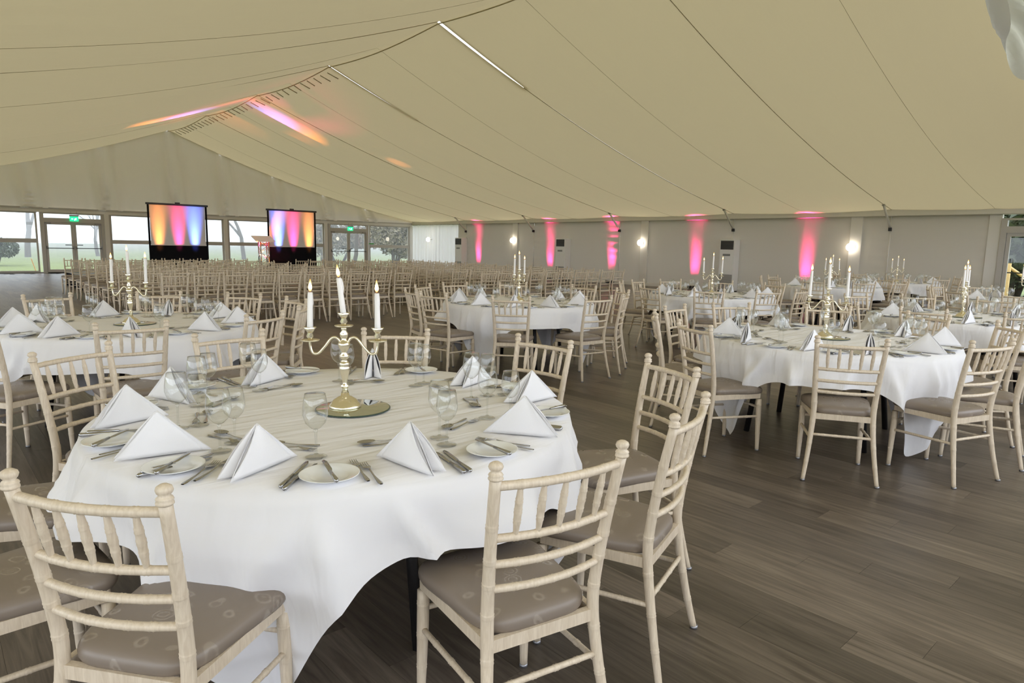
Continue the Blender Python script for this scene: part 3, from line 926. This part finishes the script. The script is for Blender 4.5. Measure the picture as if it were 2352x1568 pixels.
# theatre seating, two blocks facing the stage
def block(x0, y0, ncol, nrow, nm, dy=.97, slope=0.):
    for r in range(nrow):
        for c in range(ncol):
            x = x0+.462*c+random.uniform(-.012, .012); y = y0+dy*r+random.uniform(-.02, .02)
            lab = ('end chair' if c in (0, ncol-1) else 'cream chair')+' in the %s row from the back, %s' % (ORD[r], nm)
            put_chair(CH_LO if r == 0 else CH_FAR, x, y, PI/2+random.uniform(-.03, .03), lab, '%s row of the %s' % (ORD[r], nm))
block(3.02, 11.40, 10, 10, 'theatre block reaching to the stage end')
block(8.72, 10.62, 10, 10, 'theatre block beside the canvas wall')

# ================================================================ TABLEWARE MESHES
TZ = .755
def lathe_mesh(prof, name, mat, seg=20): return MB().lathe(prof, seg).mesh(name, mat)
def glass_set(h, rb, rr_, seg):
    zb = h*.44
    bowl = [(.0045, zb), (.016, zb+.006), (rb*.80, zb+h*.11), (rb, zb+h*.24), (rb*.985, zb+h*.33), (rb*.90, zb+h*.46), (rr_, h)]
    inner = [(r-.0012, z+.0008) for r, z in reversed(bowl)]
    b = MB().lathe(bowl, seg).mesh('bowl', wine_glass_m)
    rim = MB().tube([(rr_*cos(2*PI*k/seg), rr_*sin(2*PI*k/seg), h) for k in range(seg+1)], .0013, 5, False).mesh('rim', stem_glass)
    st = MB().lathe([(.0045, .008), (.0038, .02), (.0036, zb*.6), (.0045, zb*.85), (.007, zb+.002), (.001, zb+.004)], 10).mesh('stem', stem_glass)
    ft = MB().lathe([(.001, .0008), (.034, .0008), (.0345, .0022), (.028, .0035), (.010, .007), (.005, .012), (.001, .012)], seg).mesh('foot', stem_glass)
    return [('bowl', b, [('rim', rim)]), ('stem', st, []), ('foot', ft, [])]
G_BIG, G_SMALL = glass_set(.205, .0395, .0315, 24), glass_set(.190, .0365, .029, 24)
plate_me = MB().lathe([(.001, .004), (.045, .004), (.05, .006), (.056, .010), (.084, .017), (.0865, .0185), (.086, .020), (.083, .0195), (.056, .0125), (.05, .0085), (.001, .0075)], 36).mesh('side_plate', china)
def knife_mesh(L_):
    mb = MB()
    hl = L_*.45
    mb.tube([(0, -L_/2, .005), (0, -L_/2+.006, .005), (0, -L_/2+hl*.5, .005), (0, -L_/2+hl, .005)], [.003, .0075, .0062, .0045], 8)
    pts = [(-.005, -L_/2+hl-.004), (.005, -L_/2+hl-.004), (.0095, -L_/2+hl+.02), (.010, L_/2-.02), (.004, L_/2), (-.004, L_/2-.008), (-.0045, -L_/2+hl+.02)]
    n = len(mb.v); mb.poly(pts, .0018)
    for i in range(n, len(mb.v)): mb.v[i] = (mb.v[i][0], mb.v[i][1], mb.v[i][2]+.0035)
    return mb.mesh('table_knife', steel)
def handle(mb, L_, hl):
    def fn(u, v):
        y = -L_/2+hl*u
        w_ = .0085-.0055*min(1, u*1.6) if u > .08 else .005+.04*u
        a = PI*2*v
        return (w_*cos(a), y, .004+.0015*sin(a)+.007*max(0, u-.6)**1.2*2)
    mb.grid(fn, 12, 8)
def fork_mesh(L_):
    mb = MB(); hl = L_*.62; handle(mb, L_, hl)
    y0 = -L_/2+hl; zt = lambda y: .0105-.010*((y-y0)/(L_-hl))*(1-.55*((y-y0)/(L_-hl)))*1.4
    def pl(u, v):
        y = y0+.042*u; w_ = .003+.0095*min(1, u*1.4)
        return (w_*(2*v-1), y, zt(y))
    mb.grid(pl, 6, 4)
    for k in range(4):
        x = -.0098+k*.00655
        mb.tube([(x, y0+.04, zt(y0+.04)), (x, y0+.06, zt(y0+.06)), (x*.96, L_/2, zt(L_/2)+.003)], [.0018, .0017, .0008], 4)
    return mb.mesh('table_fork', steel)
def spoon_mesh(L_):
    mb = MB(); hl = L_*.68; handle(mb, L_, hl); yc = L_/2-.030
    def bw(u, v):
        a = 2*PI*v; r = u
        x = .0195*r*cos(a); y = yc+.032*r*sin(a)
        return (x, y, .0025+.0085*r*r)
    mb.grid(bw, 6, 20)
    return mb.mesh('dessert_spoon', steel)
knife_me, pknife_me, fork_me, dfork_me, spoon_me = knife_mesh(.225), knife_mesh(.20), fork_mesh(.20), fork_mesh(.175), spoon_mesh(.178)
# pyramid napkin, opening towards +y
def napkin_mesh(op, hgt, seed, bulge=.012):
    rnd = random.Random(seed); mb = MB()
    V = Vector((0, .005, hgt)); P = Vector((0, -.135, .002))
    for s in (-1, 1):
        W = Vector((s*op, .128, .002))
        for lay in range(2):
            ins = lay*.006
            def fn(u, v, s=s, W=W, ins=ins, lay=lay):
                # u: from apex down; v: from ridge P to wing W
                u = .015+.985*u
                B = P.lerp(W, v); q = V.lerp(B, u)
                nrm = (W-V).cross(P-V).normalized()*(-s)
                out = bulge*sin(PI*u*.9)*sin(PI*min(1, v*1.05))**.7
                rdg = .010*math.exp(-(v/.10)**2)*sin(PI*min(1, u*1.1))
                flap = .014*max(0, v-.75)/.25*sin(PI*u)*(1 if lay == 0 else .2)
                q = q + nrm*(out-ins-rdg*.2+flap)
                if lay: q = q + Vector((0, -.01*u, -.004*(1-u)))
                return (q.x, q.y, max(.001, q.z))
            mb.grid(fn, 10, 10)
        C = Vector((s*.005, .082, .002))          # folded-in front lobe beside the cleft
        def fl_(u, v, s=s, W=W, C=C):
            u = .03+.97*u
            q = V.lerp(W.lerp(C, v), u)
            q = q + Vector((s*.004, .012, 0))*sin(PI*min(1, v*.9+.1))*sin(PI*u*.85)
            return (q.x, q.y, max(.001, q.z))
        mb.grid(fl_, 10, 6)
    me = mb.mesh('napkin', linen)
    b = bmesh.new(); b.from_mesh(me)
    bmesh.ops.solidify(b, geom=b.faces[:], thickness=.0018)
    for f in b.faces: f.smooth = True
    b.to_mesh(me); b.free()
    return me
NAPK = [napkin_mesh(.016, .146, 1, .012), napkin_mesh(.027, .142, 2, .018), napkin_mesh(.040, .138, 3, .018)]

# candelabrum
def cup(o): return [(.001, .0), (.012, .0), (.010, .006), (.016, .016), (.010, .028), (.012, .032), (.026, .052), (.024, .053), (.013, .040), (.001, .038)]
def candelabrum_template():
    body = [(.001, 0), (.064, 0), (.066, .004), (.062, .010), (.060, .014), (.046, .030), (.028, .042), (.018, .046), (.015, .060), (.010, .075), (.016, .083), (.018, .088), (.008, .096), (.009, .105),
            (.020, .150), (.022, .165), (.018, .172), (.022, .178), (.016, .186), (.010, .196), (.019, .206), (.020, .214), (.010, .224), (.013, .232), (.022, .248), (.025, .262), (.020, .270), (.010, .280), (.016, .292), (.017, .304), (.009, .316), (.012, .322), (.010, .330)]
    T = [('base', MB().lathe(body[:9], 28).mesh('base', silver), []), ('stem', MB().lathe(body[8:], 20).mesh('stem', silver), [])]
    pan = [(.001, .0), (.034, .002), (.038, .006), (.037, .008), (.030, .005), (.001, .004)]
    for s in (-1, 1):
        pts = smooth_path([(s*.012, 0, .262), (s*.028, 0, .285), (s*.050, 0, .284), (s*.077, 0, .250), (s*.104, 0, .222), (s*.126, 0, .224), (s*.135, 0, .250), (s*.135, 0, .272)], 30)
        arm = MB().tube(pts, .0055, 8).mesh('arm', silver)
        T.append(('arm', arm, [('drip_pan', MB().lathe(pan, 20, (s*.135, 0, .270)).mesh('drip_pan', silver)), ('candle_cup', MB().lathe(cup(0), 16, (s*.135, 0, .276)).mesh('candle_cup', silver))]))
    T.append(('drip_pan', MB().lathe(pan, 20, (0, 0, .330)).mesh('drip_pan', silver), []))
    T.append(('candle_cup', MB().lathe(cup(0), 16, (0, 0, .336)).mesh('candle_cup', silver), []))
    return T
CAND = candelabrum_template()
def candle_template(L_):
    body = MB().lathe([(.001, 0), (.0122, 0), (.0122, .01), (.0100, L_*.97), (.0093, L_), (.001, L_-.001)], 14).mesh('wax', wax)
    drip = MB().tube([(.010, .002, L_-.004), (.0112, .003, L_-.02), (.0122, .002, L_-.045), (.0112, .001, L_-.06)], [.0025, .0035, .003, .001], 5).mesh('drip', wax)
    wk = MB().tube([(0, 0, L_-.002), (.0005, 0, L_+.008)], .0011, 5).mesh('wick', wick)
    fl_ = MB().lathe([(.0008, L_+.003), (.0038, L_+.006), (.0066, L_+.011), (.0078, L_+.017), (.0074, L_+.024), (.0058, L_+.032), (.0038, L_+.040), (.0018, L_+.047), (.0003, L_+.053)], 12).mesh('flame', flame_m)
    return [('wax', body, [('wax_drip', drip)]), ('wick', wk, []), ('flame', fl_, [])]
CANDLE, CANDLE_SHORT = candle_template(.200), candle_template(.153)
mirror_me = MB().lathe([(.001, 0), (.147, 0), (.150, .0015), (.150, .004), (.144, .006), (.001, .006)], 48).mesh('mirror_face', mirror)
mirror_rim = MB().lathe([(.1475, .0002), (.1508, .0015), (.1508, .0042), (.1475, .0055)], 48).mesh('rim', mirror_edge)

# ================================================================ TABLES
R_T = .925
def cloth_mesh(theta_c, seed, half=1.16):
    rnd = random.Random(seed)
    ph = [rnd.uniform(0, 2*PI) for _ in range(6)]
    nA, nt_, nd = 300, 8, 16
    mb = MB()
    folds = [(rnd.uniform(0, 2*PI), rnd.uniform(.05, .11), rnd.uniform(.035, .080), rnd.uniform(-.6, .6)) for _ in range(17)]
    for q in range(4):
        folds += [(theta_c+q*PI/2+.20, .07, .055, .25), (theta_c+q*PI/2-.21, .07, .050, -.25)]
    def pt(th, k):
        a = abs((th-theta_c+PI/4) % (PI/2)-PI/4)            # 0 at a corner of the cloth
        drop = .215+.50*math.exp(-(a/.235)**2)
        if k <= nt_:
            r = R_T*k/nt_
            z = TZ-.0005
            if k == nt_: z = TZ-.004
            return (r*cos(th), r*sin(th), z)
        f = (k-nt_)/nd
        d = drop*f
        g = min(1, d/.17)
        wave = .030*cos(8*(th-theta_c)+.5*sin(th+ph[2]))+.012*sin(13*th+ph[3])
        for c0, wd, am, tw in folds:
            e = (th-c0-tw*d+PI) % (2*PI)-PI
            e /= wd*(.6+.9*d)
            if abs(e) < 4: wave += am*(math.exp(-abs(e)**1.5)-.35*math.exp(-(e*.45)**2))
        cn = math.exp(-(a/.235)**2)
        r = R_T+.010*min(1, f*6)+d*(.11-.30*cn*min(1, d/.35))+wave*g**1.5+.010*g
        z = TZ-.012-d*(.975+.02*cn)
        return (r*cos(th), r*sin(th), z)
    mb.v.append((0, 0, TZ))
    for k in range(1, nt_+nd+1):
        for i in range(nA): mb.v.append(pt(2*PI*i/nA, k))
    for i in range(nA): mb.f.append((0, 1+i, 1+(i+1) % nA))
    for k in range(nt_+nd-1):
        for i in range(nA):
            a0 = 1+k*nA+i; a1 = 1+k*nA+(i+1) % nA
            mb.f.append((a0, a0+nA, a1+nA, a1))
    return mb.mesh('tablecloth', damask)
top_me = MB().lathe([(.001, .715), (R_T-.02, .715), (R_T-.012, .722), (R_T-.012, .742), (R_T-.02, .748), (.001, .748)], 48).mesh('tabletop', table_wood)
def leg_mesh(a):
    c, s = cos(a), sin(a)
    mb = MB(); mb.tube([(.60*c, .60*s, 0), (.50*c, .50*s, .715)], .022, 8)
    return mb.mesh('leg', black_metal)
LEGS = [leg_mesh(PI/4+PI/2*k) for k in range(4)]
brace_me = MB().tube([(-.38, -.38, .60), (.38, .38, .60)], .014, 6).tube([(-.38, .38, .60), (.38, -.38, .60)], .014, 6).mesh('cross_brace', black_metal)
FERR = lambda: None
A_WHERE = {-142: 'facing the pleated drapes', -94.5: 'facing the stage squarely', -63: 'facing the exit doors by the stage', -28: 'facing away from the second table',
           9: 'backing squarely onto the second table', 49: 'backing onto the fourth table', 89: 'backing squarely onto the stage', 121.5: 'backing onto the fifth table',
           155: 'backing onto the empty floor', 187: 'farthest from the second table'}
A_SET = {-165: 187, 159: 155, -137: -142, -104: -94.5, -67: -63, -28: -28, 6: 9, 51: 49, 94: 89, 132: 121.5}
# napkin pattern: angle, radius, opening direction (degrees), shape
NAP = [(-165, .77, 167, 0), (159, .78, -167, 0), (-137, .76, -160, 1), (-104, .79, -79, 1), (-67, .80, -51, 0), (-28, .80, 176, 2), (6, .74, -168, 2), (51, .73, -120, 2), (94, .70, -158, 1), (132, .76, -68, 0)]
GLS = {-165: ((.65, -155), (.56, -158)), 159: ((.62, 172), (.55, 171)), -137: ((.64, -126),), -104: ((.59, -85), (.67, -88)), -67: ((.60, -53), (.69, -52)), -28: ((.55, -19), (.64, -16)),
       6: ((.51, 22), (.58, 22)), 51: ((.56, 65), (.49, 61)), 94: ((.65, 104), (.54, 106)), 132: ((.60, 139), (.65, 124))}
def facing(a):
    a = (a+180) % 360-180
    for c, tx in ((90, 'backing onto the stage'), (0, 'backing onto the wall'), (-90, 'facing the stage'), (180, 'facing the wall'), (-180, 'facing the wall')):
        if abs(a-c) <= 18: return tx
    return ('facing the corner drapes' if a < -90 else 'facing the exit doors') if a < 0 else ('backing onto corner drapes' if a < 90 else 'backing onto exit doors')
def dinner_table(key, cx, cy_, phrase, chairs, corner, detail, cand_rot, tmpl, seed, rot=0., rad_ch=1.40):
    rnd = random.Random(seed)
    g = 'on '+phrase if detail < 9 else ''
    t = thing('dining_table', 'round dark-legged table under the cloth of '+phrase, 'table', (cx, cy_, 0))
    obj('tabletop', top_me, t)
    lr = rnd.uniform(0, PI/2)
    for m_ in LEGS: obj('leg', m_, t, (0, 0, 0), lr)
    obj('cross_brace', brace_me, t, (0, 0, 0), lr)
    tc = obj('tablecloth', cloth_mesh(rad(corner), seed), None, (cx, cy_, 0))
    tag(tc, 'square white linen cloth draped over '+phrase, 'tablecloth', 'white tablecloths')
    # chairs
    for a, rr2, tw in chairs:
        th = rad(a)
        d = rr2-.27
        fa = th+PI+rad(tw)
        px = cx+rr2*cos(th)+.27*cos(fa); py = cy_+rr2*sin(th)+.27*sin(fa)
        put_chair(tmpl, px, py, fa, ('cream chair at '+phrase+', '+facing(a)) if key != 'A' else 'cream wooden chair at the leaning-candle table, '+A_WHERE[a], 'chairs round '+phrase)
    z = TZ+.0015
    # centre
    m_ = thing('mirror_disc', 'round mirror under the candelabrum on '+phrase, 'mirror', (cx+.02, cy_-.03, z))
    obj('mirror_face', mirror_me, m_); obj('rim', mirror_rim, m_)
    cr = rad(cand_rot)
    place(CAND, 'candelabrum', 'champagne silver three-candle candelabrum on '+phrase, 'candelabrum', None, (cx, cy_, z+.0065), cr)
    for k, s in enumerate((-1, 0, 1)):
        ox = .135*s
        zz = z+.0065+(.316 if s else .376)
        ti = (rnd.uniform(-.03, .03), rnd.uniform(-.03, .03))
        lab = ('outer white taper candle on ' if s else 'middle white taper candle on ')+phrase
        rot_ = (ti[0], ti[1], 0)
        if key == 'A' and s == 0:
            rot_ = (-.03, -.125, -YAW); lab = 'leaning white taper candle in the tall middle cup'
        c = place(CANDLE_SHORT if key == 'A' else CANDLE, 'taper_candle', lab, 'candle', 'taper candles on '+phrase if s else None, (cx+ox*cos(cr), cy_+ox*sin(cr), zz), 0, rot_)
        c.scale = (1, 1, rnd.uniform(.93, 1.03)) if key != 'A' else (1, 1, 1)
    # settings
    for a, r, od, shp in NAP:
        th = rad(a+rot)+(rnd.uniform(-.05, .05) if key != 'A' else 0)
        on = 'on '+phrase if key != 'A' else 'at the leaning-candle place '+A_WHERE[A_SET[a]]
        e = Vector((cos(th), sin(th), 0)); tg = Vector((-sin(th), cos(th), 0))
        def P(r_, t_, dz=0.): q = e*r_+tg*t_; return (cx+q.x, cy_+q.y, z+dz)
        out = th+PI/2   # local +y -> points outwards: rz = th - pi/2
        inw = th+PI/2
        od_ = rad(od+rot)
        n_ = obj('napkin', NAPK[shp], None, P(r, 0, 0), od_-PI/2)
        tag(n_, 'white linen pyramid napkin '+on, 'napkin', 'folded napkins on '+phrase)
        pl = P(.80, -.245)
        p_ = obj('side_plate', plate_me, None, (pl[0], pl[1], z-.0035))
        tag(p_, 'white china side plate '+on, 'plate', 'side plates on '+phrase)
        big = [(rr_, rad(aa+rot)+(th-rad(a+rot))) for rr_, aa in GLS[a]]
        for k, (gr, ga) in enumerate(big):
            place(G_BIG if k == 0 else G_SMALL, 'wine_glass', ('larger' if k == 0 else 'smaller')+' stemmed wine glass '+on, 'wine glass', ('larger' if k == 0 else 'smaller')+' wine glasses on '+phrase,
                  (cx+gr*cos(ga), cy_+gr*sin(ga), z), rnd.uniform(0, 6))
        if detail:
            def cut(nm, me, q, rz, lab, dz=0., tilt=0.):
                o = obj(nm, me, None, (q[0], q[1], q[2]+dz-.0012), rot=(tilt, 0, rz)); tag(o, lab+' '+on, nm.split('_')[-1], nm.replace('_', ' ')+'s on '+phrase)
            j = lambda s=.06: rnd.uniform(-s, s)
            cut('butter_knife', pknife_me, P(.80, -.245, .0195), inw+rnd.uniform(-.6, .9), 'butter knife across a plate')
            for k in range(2):
                cut('table_knife', knife_me, P(.80+j(.02), .120+.026*k), inw+PI*0+j()-0., 'steel table knife')
                cut('table_fork', fork_me, P(.80+j(.02), -.150+.024*k), inw+j(), 'steel table fork')
            cut('dessert_fork', dfork_me, P(.555, .01), inw-PI/2+j(.15), 'small dessert fork')
            cut('dessert_spoon', spoon_me, P(.520, .0), inw+PI/2+j(.15), 'small dessert spoon')

def ring(angs, r=1.40, j=0.): return [(a, r+random.uniform(-.03, .03), random.uniform(-6, 6)) for a in angs]
A_CH = [(-142, 1.33, -1), (-94.5, 1.34, -7), (-63, 1.385, -9), (-28, 1.47, 7), (9, 1.38, -3), (49, 1.34, 1), (89, 1.40, 6), (121.5, 1.445, -1), (155, 1.42, 3), (187, 1.42, -2)]
dinner_table('A', 1.28, 2.43, 'the leaning-candle table', A_CH, -135, 1, -38, CH_HI, 11)
dinner_table('B', 1.27, 5.95, 'the fifth seating-side table from the canvas wall', ring((-102, -64, -30, -3, 31, 67, 106, -140, 142, 178), 1.36), -80, 1, -42, CH_HI, 12, 2)
dinner_table('C', 5.55, 6.02, 'the fourth seating-side table from the canvas wall', ring((-136, -94, -66, -31, 5, 51, 88, 118, 160, -175), 1.36), -70, 1, 20, CH_HI, 13, -2)
dinner_table('D', 5.36, 2.21, 'the second table of the leaning-candle row', ring((-151, -112, -78, -50, -16, 22, 62, 96, 129, 163), 1.33), -112, 1, -58, CH_HI, 14, 3)
dinner_table('E', 9.12, 5.52, 'the third seating-side table from the canvas wall', ring((172, -150, -116, -85, -50, -15, 25, 61, 92, 125), 1.38), -150, 1, -50, CH_LO, 15, 0)
dinner_table('F', 8.52, 2.06, 'the third table of the leaning-candle row', ring((143, 107, 71, 35, 0, -36, -72, -108, -144, 180), 1.36), -100, 1, 5, CH_LO, 16, 4)
dinner_table('G', 13.9, 5.70, 'the second seating-side table from the canvas wall', ring(range(-170, 190, 36), 1.38), -130, 0, -50, CH_LO, 17, 8)
dinner_table('H', 17.7, 5.72, 'the table closest to the canvas wall', ring(range(-160, 200, 36), 1.38), -110, 0, -45, CH_LO, 18, 15)
dinner_table('I', 12.75, 2.22, 'the fourth table of the leaning-candle row', ring(range(-175, 185, 36), 1.38), -120, 0, -60, CH_LO, 19, -5)
